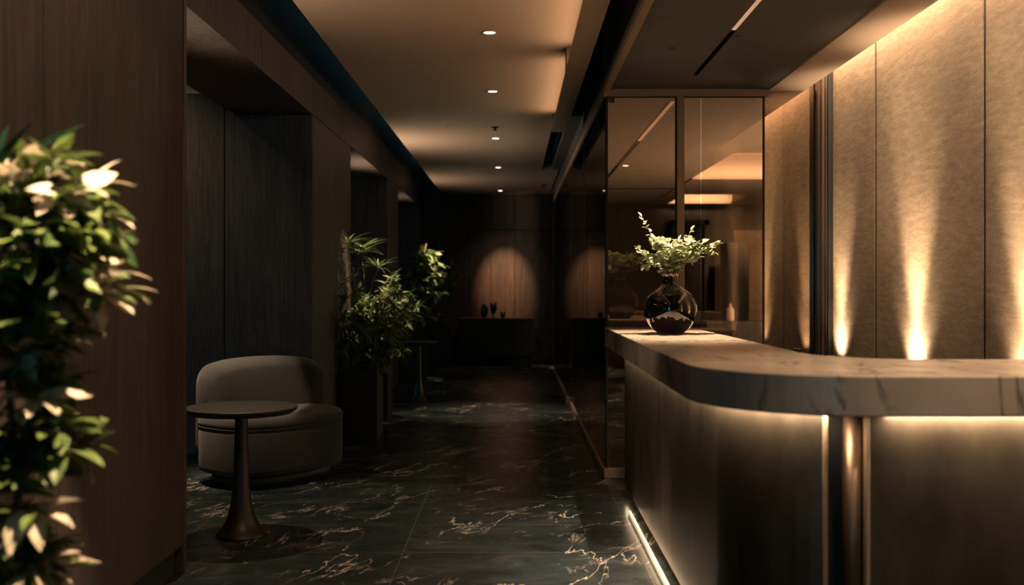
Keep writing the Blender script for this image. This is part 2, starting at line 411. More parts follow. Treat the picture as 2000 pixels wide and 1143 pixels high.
# left walls: foreground panel, header and piers, with panel joints
bm = BM()
e = [YB, -1.2, 0.3, 1.9, 3.4, 4.835]
for a, b_ in zip(e, e[1:]): box(bm, XL-0.15, XL, a+0.003, b_-0.003, 0.13, 3.46)
struct('wall_left', bm, M['walnut'], 0.002, label='walnut panelled wall in the left foreground')
box_bm = box(BM(), XL-0.13, XL-0.03, YB, 4.80, 0, 0.13)
struct('baseboard_left', box_bm, M['black'])
struct('trim_5', box(BM(), XL-0.15, XL+0.004, 4.835, 4.875, 0.0, 3.46), M['bronze_dark'], 0.002, label='bronze corner trim of the foreground wall')
piers = [(YP, 9.81), (12.68, 13.85), (16.95, YF)]
bm = BM()
e = [4.875, 6.34, YP, 9.81, 11.4, 12.68, 13.85, 15.4, 16.95, YF]
for a, b_ in zip(e, e[1:]): box(bm, XL-0.61, XL, a+0.004, b_-0.004, ZO, 3.46)
struct('wall_left', bm, M['walnut'], 0.002, label='walnut header over the side openings')
for a, b_ in piers:
    struct('wall_left', box(BM(), XL-0.61, XL, a, b_-0.004, 0.05, ZO-0.006), M['walnut'], 0.002, label='walnut pier between side openings')
bm = BM()
for a, b_ in piers: box(bm, XL-0.58, XL-0.03, a+0.03, b_-0.03, 0, 0.05)
struct('baseboard_left', bm, M['black'])
# the wall across the side passage: oak panels with a paler band on top
bm = BM(); xs = [-4.6, -3.8, -3.02, -2.25, -2.17]
for a, b_ in zip([-4.6, -3.75, -3.0], [-3.75, -3.0, -2.249]): box(bm, a+0.003, b_-0.003, YP, YP+0.15, 0.045, 2.842)
box(bm, -2.243, -2.17, YP, YP+0.15, 0.045, 2.842)
struct('wall_hall', bm, M['smoked_oak'], 0.002, label='smoked oak panelling across the side passage')
# the pier end seen inside the passage
struct('wall_hall', box(BM(), -2.168, XL-0.003, YP-0.012, YP, 0.045, ZO-0.004), M['smoked_oak'], 0.002)
struct('wall_hall', box(BM(), -4.6, -2.17, YP, YP+0.15, 2.85, 3.46), M['paint'])
struct('baseboard_hall', box(BM(), -4.6, XL-0.03, YP+0.03, YP+0.12, 0, 0.045), M['black'])
for y0 in (12.68, 16.95):
    struct('wall_hall', box(BM(), -4.6, XL-0.61, y0, y0+0.12, 0, 3.46), M['smoked_oak'])
struct('wall_hall', box(BM(), -4.72, -4.6, YB, YF, 0, 3.46), M['smoked_oak'])
struct('wall_hall', box(BM(), -4.6, XL-0.61, 9.69, 9.81, 0, 3.46), M['smoked_oak'])
# far wall
bm = BM(); e = [-4.6, -3.2, -2.3, -1.45, -0.76, -0.39, 0.02, 0.62, 1.3, 2.0, 2.7]
for a, b_ in zip(e, e[1:]):
    box(bm, a+0.003, b_-0.003, YF, YF+0.1, 0.07, 2.325); box(bm, a+0.003, b_-0.003, YF, YF+0.1, 2.335, 3.46)
struct('wall_far', bm, M['walnut'], 0.002, label='walnut panelled wall at the corridor end')
struct('wall_far', box(BM(), -4.75, 2.8, YF+0.08, YF+0.25, 0, 3.56), M['black'])
struct('baseboard_far', box(BM(), -4.6, 2.7, YF+0.03, YF+0.09, 0, 0.07), M['black'])
# the room behind the glass: soffit, coffers with lit risers, end wall
YR = 17.25
bm = BM()
box(bm, XG+0.06, 1.80, YG+0.06, YR, ZS, ZS+0.05)
struct('ceiling', bm, M['paint'], label='ceiling of the room behind the glass')
bm = BM()
box(bm, 1.80, 2.30, YG+0.06, YR, ZS, ZS+0.07)
box(bm, 2.30, 4.3, YG+0.06, 13.2, 3.05, 3.11); box(bm, 2.28, 2.30, YG+0.06, 13.2, ZS+0.07, 3.11)
box(bm, 2.30, 4.3, 13.2, 13.24, ZS-0.012, 3.11); box(bm, 2.30, 4.3, 13.24, 15.4, ZS-0.012, ZS+0.05)
box(bm, 2.30, 2.57, 15.4, YR, ZS-0.012, ZS+0.05); box(bm, 3.6, 4.3, 15.4, YR, ZS-0.012, ZS+0.05)
box(bm, 2.57, 3.6, 15.4, 17.05, 3.05, 3.10); box(bm, 2.57, 3.6, 17.05, YR, ZS-0.012, 3.1); box(bm, 2.57, 3.6, 15.38, 15.4, ZS+0.05, 3.1)
box(bm, 2.55, 2.57, 15.4, 17.05, ZS+0.05, 3.1); box(bm, 3.6, 3.62, 15.4, 17.05, ZS+0.05, 3.1)
struct('ceiling', bm, M['paint'], label='lit ceiling coffers of the room behind the glass')
struct('wall_right', box(BM(), 4.3, 4.4, 7.5, YF+0.1, 0, 3.46), M['smoked_oak'])
bm = BM(); box(bm, XG+0.05, 2.62, YR, YR+0.1, 0, 3.46); box(bm, 2.62, 4.3, YR+0.04, YR+0.1, 2.3, 3.46); box(bm, 2.62, 3.72, YR+0.04, YR+0.1, 0, 2.3)
struct('wall_far', bm, M['walnut'], label='brown end wall of the room behind the glass')
struct('wall_far', box(BM(), 3.72, 4.3, YR+0.02, YR+0.1, 0, 2.3), M['stone'], label='lit stone end wall seen through the glass')
struct('trim_6', box(BM(), XG+0.06, 2.4, 14.55, 14.62, ZS-0.006, ZS), M['black'], label='dark ceiling joint behind the glass')
bm = BM(); box(bm, 2.62, 2.70, 16.9, YR, 0, 2.45); box(bm, 3.15, 3.23, 16.9, YR, 0, 2.45); box(bm, 2.62, 3.23, 16.9, YR, 2.37, 2.45)
d1 = struct('door_1', bm, M['smoked_oak'], label='dark doorway in the room behind the glass')
obj('door_leaf', box(BM(), 2.71, 3.14, 17.0, 17.05, 0.01, 2.36), M['black'], d1)
struct('wall_right', box(BM(), XW+0.17, 4.4, 7.5, 7.6, 0, 3.46), M['black'])
struct('wall_left', box(BM(), XL-0.3, XL-0.16, YB, 4.875, 0, 3.46), M['black'])
wr = struct('wall_right', box(BM(), XW+0.03, XW+0.16, 3.35, 7.6, 0, 3.05), M['black'], label='stone clad reception wall')
def stone_panel(y0, y1):
    o = obj('stone_panel', box(BM(), XW, XW+0.03, y0, y1, 0.0, 3.045), M['stone'], wr, bevel=0.003)
for a, b_ in ((3.36, 4.742), (4.775, 6.168), (6.201, 7.005)): stone_panel(a, b_)
for y0 in (4.743, 6.169):
    obj('joint_strip', box(BM(), XW-0.001, XW+0.03, y0, y0+0.012, 0, 3.045), M['black'], wr)
    obj('joint_strip', box(BM(), XW-0.004, XW+0.03, y0+0.013, y0+0.031, 0, 3.045), M['stone'], wr, bevel=0.006, seg=3, label='rounded stone joint')
bm = BM(); box(bm, XW-0.03, XW+0.03, 7.01, 7.045, 0, 3.045)
obj('metal_trim', bm, M['black'], wr)
obj('metal_trim', box(BM(), XW-0.035, XW+0.03, 7.047, 7.085, 0, 3.045), M['bronze_dark'], wr, bevel=0.006)
obj('metal_trim', box(BM(), XW-0.05, XW+0.03, 7.087, 7.15, 0, 3.045), M['bronze_dark'], wr, bevel=0.006)
obj('metal_trim', box(BM(), XW-0.055, XW+0.03, 7.152, 7.20, 0, 3.045), M['bronze_dark'], wr, bevel=0.006)
struct('wall_right', box(BM(), 2.32, XRR, 3.35, 3.45, 0, 3.05), M['stone'])
struct('wall_right', box(BM(), XRR, XRR+0.1, YB, 3.45, 0, 3.11), M['stone'])
# wall behind the camera, with a window added at its left for the teal fill
bm = BM(); box(bm, -0.1, 3.7, YB-0.1, YB, 0, 3.46); box(bm, -4.6, -0.1, YB-0.1, YB, 2.6, 3.46); box(bm, -4.6, -0.1, YB-0.1, YB, 0, 0.3)
box(bm, -4.6, -3.4, YB-0.1, YB, 0.3, 2.6)
struct('wall_back', bm, M['walnut'])
struct('wall_back', box(BM(), 3.7, XRR, YB-0.1, YB, 0, 3.46), M['stone'])
bm = BM()
for x0 in (-3.4, -1.8, -0.16): box(bm, x0, x0+0.06, YB-0.08, YB-0.02, 0.3, 2.6)
struct('added_window_1', bm, M['black'])  # frame of the added window, made to carry the teal fill
for k, ly in enumerate((11.25, 15.4)):
    bm = BM()
    for a in (-1.0, -0.03, 0.94): box(bm, -4.6, -4.54, ly+a, ly+a+0.06, 0.4, 2.5)
    box(bm, -4.6, -4.54, ly-0.94, ly+0.94, 2.44, 2.5); box(bm, -4.6, -4.54, ly-0.94, ly+0.94, 0.4, 0.46)
    struct('added_window_%d' % (k+2), bm, M['black'])  # unseen frames added around the passage fill

# ------------------------------------------------------------------ ceiling fittings
def downlight(x, y, z, label, r=0.039, power=None, angle=75, blend=0.5, rad=0.03, tgt=None, group='corridor downlights', lit=True, col=WARM2, ring=None):
    t = thing('ceiling_light', label, 'ceiling light', (x, y, z), 0, group)
    bm = BM(); lathe(bm, [(r, 0.0), (r+0.008, -0.0005), (r+0.009, -0.004), (r+0.001, -0.005), (r-0.002, -0.002), (r-0.004, 0.02), (r, 0.021), (r, 0.0)], n=32)
    obj('trim_ring', bm, ring or M['paint'], t, True)
    bm = BM(); lathe(bm, [(0, 0.0), (r-0.004, 0.0), (r-0.004, 0.012), (0, 0.012)], n=32)
    dz = -0.003 if lit else 0.05
    d = obj('diffuser' if lit else 'lens', bm, M['bulb'] if lit else M['ceramic'], t, False); d.location = (0, 0, dz)
    if power:
        lo = spot('downlight_beam', (x, y, z-0.012), tgt or (x, y, 0), power, col, angle, blend, rad)
    return t
DL = [(-0.151, 6.44, 'corridor downlight nearest the camera', 14, 62), (-0.172, 8.38, 'second corridor downlight from the camera', 0, 0),
      (-0.193, 11.03, 'third corridor downlight, just beyond the sprinkler', 430, 44), (-0.206, 13.73, 'fourth corridor downlight from the camera', 30, 60),
      (-0.222, 17.05, 'corridor downlight farthest away, before the end wall', 30, 90)]
for x, y, lb, p, an in DL: downlight(x, y, ZR, lb, power=p or None, angle=an or 60, blend=0.9, tgt=(x, y+0.45, 0) if y > 17 else None)
# reflected in the glass: downlights behind the reception desk
def grp(*a, **k): return downlight(*a, group='downlights around the reception', **k)
grp(1.29, 11.8, ZS, 'downlight in the room behind the glass, left of the bronze post', power=160, angle=110)
grp(2.99, 2.45, 3.05, 'downlight behind the reception counter, mirrored in the bronze panel', power=60, angle=100)
# small pinhole spots, no fittings seen; several are added just to brighten something
def pinhole(x, y, z, label, power, angle, tgt, rad=0.012, blend=0.4, col=WARM2):
    return downlight(x, y, z, label, r=0.008, ring=(M['dark_paint'] if z == ZS or z > 3 else M['paint'] if z == ZR else M['walnut']), power=power, angle=angle, blend=blend, rad=rad, tgt=tgt, group='pinhole spots', lit=False, col=col)
pinhole(0.93, 6.0, ZS, 'tiny dark pinhole spot in the soffit over the vase', 520, 58, (0.88, 5.65, 1.08), blend=0.9)
pinhole(-1.64, 6.0, ZO, 'tiny dark pinhole spot over the round table', 150, 70, (-1.45, 5.6, 0))
pinhole(-0.70, 8.95, ZR, 'tiny dark pinhole spot aimed at the palm', 640, 30, (-1.25, 9.35, 1.72), blend=1.0)
pinhole(-0.66, 10.2, ZR, 'tiny dark pinhole spot aimed at the shrub beside the palm', 480, 26, (-1.13, 10.4, 1.5), blend=1.0)
pinhole(-0.7, 14.0, ZR, 'tiny dark pinhole spot aimed at the hanging foliage', 420, 24, (-1.15, 14.4, 1.5))
pinhole(1.30, 15.0, ZS, 'added pinhole spot over the plant at the far end of the side glass', 700, 50, (1.0, 15.6, 1.2))  # added so the far plant shows through the glass
pinhole(0.95, 12.1, ZS, 'added pinhole spot over the darker plant behind the side glass', 500, 50, (0.92, 12.6, 1.2))  # added so the darker plant shows through the glass
pinhole(-0.45, 2.0, ZR, 'tiny dark pinhole spot aimed at the variegated foreground plant', 760, 32, (-1.08, 2.5, 1.50))
pinhole(-0.25, 3.1, ZR, 'tiny dark pinhole spot grazing the walnut wall', 60, 72, (-1.55, 3.7, 1.6))

pinhole(-2.40, 6.3, 3.455, 'tiny dark pinhole spot in the side passage over the sofa', 1150, 24, (-1.92, 7.18, 0.7), blend=1.0)
pinhole(-0.16, 16.3, ZR, 'tiny dark pinhole spot before the end wall', 620, 31, (-0.14, 17.80, 1.42), blend=1.0, col=(1.0, 0.52, 0.26))
pinhole(1.75, 1.9, ZS, 'added pinhole spot aimed at the marble edge of the counter', 125, 70, (1.7, 3.05, 1.0), 0.06, 1.0)  # added to brighten the slab's front face
pinhole(-0.25, 4.5, ZR, 'added pinhole spot aimed at the floor beside the counter', 1100, 21, (0.40, 4.85, 0), 0.04, 1.0)  # added to lift the glow on the floor here
pinhole(1.45, 3.35, ZS, 'added pinhole spot over the near corner of the counter', 125, 84, (1.7, 3.45, 0), 0.05, 0.8)  # added to brighten the marble top
pinhole(1.25, 4.4, ZS, 'added pinhole spot aimed at the nearer stone panels', 55, 90, (2.18, 4.6, 1.7), 0.08, 1.0)  # added as a wash for the near stone
pinhole(1.25, 5.7, ZS, 'added pinhole spot aimed at the farther stone panels', 65, 90, (2.18, 5.9, 1.7), 0.08, 1.0)  # added as a wash for the far stone
pinhole(-3.0, 7.2, 3.455, 'tiny dark pinhole spot washing the oak wall of the side passage', 80, 110, (-3.0, 7.75, 0), 0.03, 1.0)
pinhole(-0.6, 3.3, ZR, 'added pinhole spot aimed at the long edge of the countertop', 130, 30, (0.6, 4.9, 1.02), 0.04, 1.0)  # added fill for the slab's corridor side
t = thing('fire_sprinkler', 'small dark sprinkler head on the beige corridor ceiling', 'sprinkler', (-0.186, 10.26, ZR))
obj('escutcheon', lathe(BM(), [(0, 0), (0.04, 0), (0.036, -0.008), (0, -0.009)], n=24), M['black'], t, True)
obj('nozzle', lathe(BM(), [(0, -0.008), (0.012, -0.008), (0.010, -0.03), (0.02, -0.032), (0.02, -0.036), (0, -0.036)], n=16), M['black'], t, True)
t = thing('smoke_detector', 'small dark detector near the far end of the corridor ceiling', 'smoke detector', (0.46, 16.1, ZR))
obj('housing', lathe(BM(), [(0, 0), (0.045, 0), (0.045, -0.02), (0.03, -0.032), (0, -0.034)], n=24), M['dark_paint'], t, True)

t = thing('linear_grille', 'long narrow slot grille in the dark soffit, near half lit and ribbed', 'ceiling grille', (1.2, 6.78, ZS))
bm = BM(); box(bm, -0.0165, 0.0165, -1.17, -0.004, 0.035, 0.045); obj('dark_backing', bm, M['black'], t)
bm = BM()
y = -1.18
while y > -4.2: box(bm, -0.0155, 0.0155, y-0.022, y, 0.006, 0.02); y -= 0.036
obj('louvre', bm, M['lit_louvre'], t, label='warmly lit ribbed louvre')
bm = BM(); box(bm, -0.0168, -0.0155, -7.2, -0.003, 0, 0.05); box(bm, 0.0155, 0.0168, -7.2, -0.003, 0, 0.05); obj('frame', bm, M['black'], t)

t = thing('linear_grille', 'narrow slot grille seen through the smoked glass, its near end lit', 'ceiling grille', (1.2, 13.3, ZS))
bm = BM(); box(bm, -0.0165, 0.0165, -3.5, -0.004, -0.004, 0.0); obj('dark_backing', bm, M['black'], t)
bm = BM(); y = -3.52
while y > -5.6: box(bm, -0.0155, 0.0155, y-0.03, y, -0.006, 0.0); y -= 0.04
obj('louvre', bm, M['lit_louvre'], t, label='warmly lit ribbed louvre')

# ------------------------------------------------------------------ glass partitions
t = thing('glass_partition', 'smoked mirror glass partition with bronze posts behind the counter', 'glass partition', (XG, YG, 0))
XE = 1.80-XG
bm = BM(); box(bm, -0.012, XE, -0.01, 0.045, ZS-0.055, ZS-0.002); obj('top_rail', bm, M['champagne'], t, bevel=0.003)
bm = BM(); box(bm, -0.012, XE+0.33, -0.012, 0.045, 0.0, 0.068); obj('bottom_rail', bm, M['champagne'], t, bevel=0.003)
def wx(p, Y=YG): return (p-VX)*Y/F-XG
post = box(BM(), wx(1322), wx(1336.5), -0.012, 0.045, 0.068, ZS-0.055); obj('post', post, M['champagne'], t, bevel=0.003)
for a, b_ in ((1188, 1320), (1338, 1369), (1371, 1491)):
    obj('glass_pane', box(BM(), wx(a), wx(b_), 0.012, 0.022, 0.068, ZS-0.055), M['glass'], t)
for a, b_ in ((1183.5, 1187.5), (1319.5, 1322.5), (1491, 1494)):
    obj('edge_seal', box(BM(), wx(a), wx(b_), 0.004, 0.03, 0.068, ZS-0.055), M['black'], t)
obj('edge_seal', box(BM(), wx(1188), wx(1491), 0.004, 0.011, ZS-0.064, ZS-0.056), M['black'], t)
obj('mirror_panel', box(BM(), wx(1494), XW-0.055-XG, 0.012, 0.024, 0.068, 3.0), M['bronze_mirror'], t, label='bronze mirror panel')
# patch fitting by the top corner
obj('patch_fitting', box(BM(), wx(1189), wx(1200), 0.0, 0.011, ZS-0.10, ZS-0.066), M['bronze_dark'], t, bevel=0.003)

t = thing('glass_partition', 'long smoked glass wall running down the right of the corridor', 'glass partition', (XG, YG, 0))
YE = 16.4-YG
bm = BM(); box(bm, -0.012, 0.02, 0.046, YE, 0, 0.05); obj('bottom_rail', bm, M['champagne'], t, bevel=0.002)
bm = BM(); box(bm, -0.012, 0.028, 0.046, YE, ZS-0.03, ZS+0.03); obj('top_rail', bm, M['champagne'], t, bevel=0.002)
bm = BM(); box(bm, -0.002, 0.028, 0.046, YE, ZS+0.031, 3.46); obj('upper_panel', bm, M['dark_paint'], t)
ys = [0.05, 2.25, 4.5, 6.8, YE]
for a, b_ in zip(ys, ys[1:]):
    obj('glass_pane', box(BM(), 0.0, 0.01, a+0.004, b_-0.004, 0.05, ZS-0.03), M['glass_side'], t)
    if b_ < YE: obj('edge_seal', box(BM(), -0.002, 0.012, b_-0.004, b_+0.004, 0.05, ZS-0.03), M['bronze_dark'], t)
obj('floor_hinge', box(BM(), -0.05, 0.04, 4.46, 4.60, 0.0, 0.085), M['champagne'], t, bevel=0.006)
obj('end_post', box(BM(), -0.012, 0.02, YE, YE+0.03, 0, ZS+0.03), M['bronze_dark'], t)

# ------------------------------------------------------------------ reception counter
def outline(off, x0=0.60, y0=3.07, R=0.5, yfar=6.74, xr=4.0, n=14, far_off=0.0):
    """outer edge of the counter, from the far end round the corner to the right"""
    p = [(x0+off, yfar-far_off)]
    k = 10
    for i in range(1, k): p.append((x0+off, yfar-far_off-(yfar-far_off-(y0+R))*i/k))
    for i in range(n+1):
        a = PI+(PI/2)*i/n
        p.append((x0+R+math.cos(a)*(R-off), y0+R+math.sin(a)*(R-off)))
    p.append((xr, y0+off)); return p
t = thing('reception_counter', 'curved reception counter with cream marble top and glowing bronze front', 'reception counter', (0, 0, 0))
inner = [(4.0, 3.78), (1.55, 3.78)] + [(1.55-0.38*math.sin(a), 4.16-0.38*math.cos(a)) for a in [PI/2*i/10 for i in range(1, 11)]] + [(1.17, 6.74)]
bm = BM(); prism(bm, outline(0)+inner, 0.958, 1.082)
top = obj('countertop', bm, M['marble'], t, bevel=0.006, seg=3)
def band(bm, off, th, z0, z1, t0=None, t1=None, path=None):
    a = path or outline(off, far_off=0.19); b2 = outline(off+th, far_off=0.19)
    if t1 is not None: a = a[t0:t1]; b2 = b2[t0:t1]
    prism(bm, a+b2[::-1], z0, z1); return bm
# curved panel: far end round to just before the pillar
P1 = outline(0.11, far_off=0.19); P2 = outline(0.14, far_off=0.19)
ncut = 10+12
poly = P1[:ncut]+P2[:ncut][::-1]
obj('curved_front_panel', prism(BM(), poly, 0.085, 0.945), M['front'], t, smooth=False)
obj('front_panel', box(BM(), 1.105, 4.0, 3.18, 3.21, 0.085, 0.945), M['front'], t, bevel=0.004)
obj('panel_edge', box(BM(), 1.092, 1.104, 3.172, 3.22, 0.085, 0.945), M['champagne'], t, bevel=0.003)
x1, y1 = P1[ncut-1]
obj('panel_edge', box(BM(), x1-0.004, x1+0.01, y1-0.006, y1+0.04, 0.085, 0.945), M['champagne'], t, bevel=0.003)
obj('pillar', lathe(BM(), [(0, 0.085), (0.030, 0.085), (0.030, 0.957), (0, 0.957)], 1.066, 3.220, 40), M['bronze'], t, True)
core = outline(0.19, far_off=0.2); ci = [(3.98, 3.70), (1.55, 3.70)] + [(1.55-0.46*math.sin(a), 4.16-0.46*math.cos(a)) for a in [PI/2*i/8 for i in range(1, 9)]] + [(1.09, 6.54)]
obj('core', prism(BM(), core+ci, 0.06, 0.957), M['black'], t)
obj('floor_light_profile', box(BM(), 0.680, 0.695, 3.62, 6.07, 0.0, 0.022), M['led_soft'], t, label='lit cream floor light strip')
obj('plinth', prism(BM(), outline(0.155, far_off=0.24)+[(3.9, 3.66), (1.5, 3.66), (1.06, 4.2), (1.06, 6.5)], 0.0, 0.06), M['champagne'], t)
obj('recess_lining', box(BM(), 0.955, 1.09, 3.255, 3.262, 0.085, 0.957), M['black'], t)
# LED tape channel under the top
obj('light_channel', box(BM(), 0.655, 0.682, 3.6, 6.5, 0.952, 0.9575), M['champagne'], t)

# low cabinet standing behind the counter's far end
t = thing('side_cabinet', 'low brown cabinet end showing behind the far end of the counter', 'cabinet', (1.29, 6.95, 0))
obj('body', box(BM(), -0.10, 0.17, -0.13, 0.2, 0.0, 1.045), M['taupe'], t, bevel=0.003)
obj('top', box(BM(), -0.11, 0.18, -0.14, 0.21, 1.045, 1.062), M['champagne'], t, bevel=0.003)

# back counter along the stone wall
t = thing('back_counter', 'dark low counter running along the foot of the stone wall', 'counter', (0, 0, 0))
obj('body', box(BM(), 1.93, XW-0.003, 3.5, 6.99, 0.08, 0.83), M['smoked_oak'], t, bevel=0.003)
obj('worktop', box(BM(), 1.90, XW-0.003, 3.48, 7.0, 0.83, 0.855), M['darkmirror'], t, bevel=0.003)
obj('plinth', box(BM(), 1.97, XW-0.003, 3.5, 6.99, 0.0, 0.08), M['black'], t)
for y, lb, pw in ((6.83, 'small uplight at the foot of the stone wall nearest the mirror panel', 5.5), (5.55, 'small uplight at the foot of the middle stone panel', 7.5), (4.33, 'small uplight at the foot of the nearest stone panel, by the right edge', 7)):
    u = thing('wall_uplight', lb, 'uplight', (2.115, y, 0.856), 0, 'uplights on the back counter')
    obj('housing', lathe(BM(), [(0, 0), (0.028, 0), (0.028, 0.03), (0.022, 0.034), (0.020, 0.018), (0, 0.018)], n=24), M['bronze_dark'], u, True)
    obj('lens', lathe(BM(), [(0, 0.0185), (0.0195, 0.0185), (0.0195, 0.023), (0, 0.023)], n=24), M['bulb'], u)
    spot('uplight_beam', (2.095, y, 0.895), (2.185, y, 1.0), pw*8, WARM2, 110, 1.0, 0.04)
    spot('uplight_beam', (2.115, y, 0.895), (2.185, y, 1.62), pw*10, WARM2, 44, 1.0, 0.035)
    spot('uplight_beam', (1.99, y, 0.895), (2.185, y, 1.70), pw*30, WARM2, 42, 1.0, 0.05)

# ------------------------------------------------------------------ vase and branches
VXc, VYc, VZc = 0.899, 5.87, 1.0825
s = 5.87/2000
t = thing('round_vase', 'large glossy black round vase with narrow neck on the marble counter', 'vase', (VXc, VYc, VZc))
pr = [(0, 0.0), (22, 0), (27, 2), (36, 9), (44, 19), (50, 32), (52, 46), (51, 58), (46, 70), (38, 79), (28, 86), (19, 92), (15.5, 98), (14, 106), (14.5, 111), (12.5, 111), (12, 106), (13, 97), (17, 90), (26, 83), (36, 75), (44, 66), (48, 55), (48, 44), (46, 32), (40, 18), (30, 8), (0, 4)]
bm = BM(); lathe(bm, [(r*s, z*s) for r, z in pr], n=72)
o = obj('vase_body', bm, M['gloss_black'], t, True); ss = o.modifiers.new('s', 'SUBSURF'); ss.levels = 1; ss.render_levels = 2
bm = BM(); n = 60; ra = []; rb = []
for i in range(n):
    a = 2*PI*i/n; q = 1+0.10*math.sin(a*7)+0.05*math.sin(a*11+1); zz = 0.005*math.sin(a*7+1.3)
    ra.append(bm.verts.new((math.cos(a)*0.041*q, math.sin(a)*0.041*q, 0.327+zz)))
    rb.append(bm.verts.new((math.cos(a)*0.047*q, math.sin(a)*0.047*q, 0.338+zz)))
rc = [bm.verts.new((v.co.x*0.72, v.co.y*0.72, 0.331)) for v in ra]; rd = [bm.verts.new((v.co.x*0.86, v.co.y*0.86, 0.343+0.004*math.sin(k))) for k, v in enumerate(ra)]
for i in range(n):
    j = (i+1) % n
    for A, B in ((ra, rb), (rb, rd), (rd, rc), (rc, ra)): bm.faces.new((A[i], A[j], B[j], B[i]))
obj('ruffled_rim', bm, M['rim'], t, True, label='pale ruffled rim')

def twig_pts(p0, p1, sag=0.1, n=8):
    p0 = Vector(p0); p1 = Vector(p1); L = (p1-p0).length
    k1 = rv(0.08*L)
    return [p0.lerp(p1, i/n) + k1*math.sin(PI*i/n) + Vector((0, 0, sag*L*math.sin(PI*i/n))) for i in range(n+1)]
def leafy(bml, pts, Lf, Wf, nleaf, t0=0.25, kind='oval', spread=0.9, droop=0.25, fold=0.2, jit=0.35, tip=True):
    n = len(pts)-1
    for k in range(nleaf):
        tt = t0+(1-t0)*(k+random.random()*0.5)/nleaf
        i = min(n-1, int(tt*n)); p = pts[i].lerp(pts[i+1], tt*n-i); d = (pts[i+1]-pts[i]).normalized()
        side = d.cross(Vector((0, 0, 1))); side = side.normalized() if side.length > 1e-3 else Vector((1, 0, 0))
        ang = (k % 2)*PI+random.uniform(-0.9, 0.9)
        sd = side*math.cos(ang)+d.cross(side)*math.sin(ang)
        dd = (d*random.uniform(0.3, 0.8)+sd*spread+rv(jit)).normalized()
        sc = random.uniform(0.7, 1.15)
        leaf(bml, p, dd, Vector((0, 0, 1))+rv(0.6), Lf*sc, Wf*sc, fold, droop, kind)
    if tip: leaf(bml, pts[-1], (pts[-1]-pts[-2]).normalized()+rv(0.2), (0, 0, 1), Lf*0.9, Wf*0.8, fold, droop, kind)
# branch ends given relative to the vase mouth (right, back, up in metres)
mouth = Vector((VXc, VYc, VZc+0.325))
BR = [((-0.165, 0.00, 0.345), 'tall leafy sprig leaning left out of the black vase', 11, 0.45), ((0.275, 0.02, 0.185), 'leafy sprig stretching farthest right out of the black vase', 20, 0.3),
      ((0.125, 0.03, 0.27), 'short upright sprig right of centre in the black vase', 14, 0.35), ((-0.175, 0.05, 0.16), 'leafy sprig stretching farthest left out of the black vase', 20, 0.3)]
shared = 'leafy cut branch in the bushy middle of the bouquet in the black vase'
for q in ((-0.10, -0.10, 0.20), (0.0, -0.14, 0.17), (0.10, -0.10, 0.19), (0.16, 0.05, 0.15), (-0.03, 0.12, 0.21), (0.05, 0.02, 0.21), (-0.09, 0.03, 0.225), (-0.14, -0.04, 0.11), (0.15, -0.06, 0.11), (0.02, -0.1, 0.12), (0.20, 0.0, 0.20)): BR.append((q, shared, 20, 0.25))
for q, lb, nl, t0 in BR:
    r = thing('leafy_branch', lb, 'branch', tuple(mouth), 0, 'cut branches in the black vase')
    p0 = Vector((q[0]*0.05, q[1]*0.05, 0.0)); pts = twig_pts(p0, q, 0.06 if q[2] > 0.15 else 0.16, 10)
    pts = [Vector((q[0]*0.04, q[1]*0.04, -0.10))]+pts
    bs = BM(); tube(bs, pts, 0.0022, 0.001, 5); obj('stem', bs, M['stem'], r, True)
    bl = BM(); leafy(bl, pts[1:], 0.040, 0.034, nl, t0, spread=0.8, droop=0.12)
    if nl == 20:
        for k in range(3):
            i = random.randint(3, 8); e2 = pts[i]+rv(0.07)+Vector((0, 0, 0.04)); p2 = twig_pts(pts[i], e2, 0.1, 5)
            leafy(bl, p2, 0.038, 0.033, 7, 0.2, droop=0.12)
            bs2 = BM()
    obj('foliage', bl, M['leaf_vase'], r, recalc=False)

# ------------------------------------------------------------------ pedestal tables
def pedestal_table(cx, cy, k, label):
    t = thing('pedestal_table', label, 'table', (cx, cy, 0), 0, 'round pedestal tables')
    R = 0.302*k
    obj('tabletop', lathe(BM(), [(0, 0.664), (R-0.03, 0.664), (R-0.006, 0.682), (R, 0.69), (R, 0.696), (R-0.003, 0.699), (0, 0.699)], n=96), M['tabletop'], t, False, bevel=0.001)
    prof = [(0, 0), (0.135, 0), (0.136, 0.006), (0.132, 0.013), (0.118, 0.028), (0.103, 0.045), (0.088, 0.07), (0.074, 0.105), (0.062, 0.15), (0.052, 0.21), (0.045, 0.28), (0.041, 0.36), (0.038, 0.45), (0.0355, 0.55), (0.034, 0.63), (0.036, 0.655), (0.045, 0.664), (0, 0.664)]
    o = obj('pedestal', lathe(BM(), [(r*(k if k < 1 else 1), z) for r, z in prof], n=64), M['table'], t, True)
    return t
pedestal_table(-1.478, 5.56, 1.0, 'dark round pedestal table with flared foot in front of the sofa')
pedestal_table(-1.125, 12.2, 0.8, 'small dark pedestal table far down the corridor beside the tall plants')

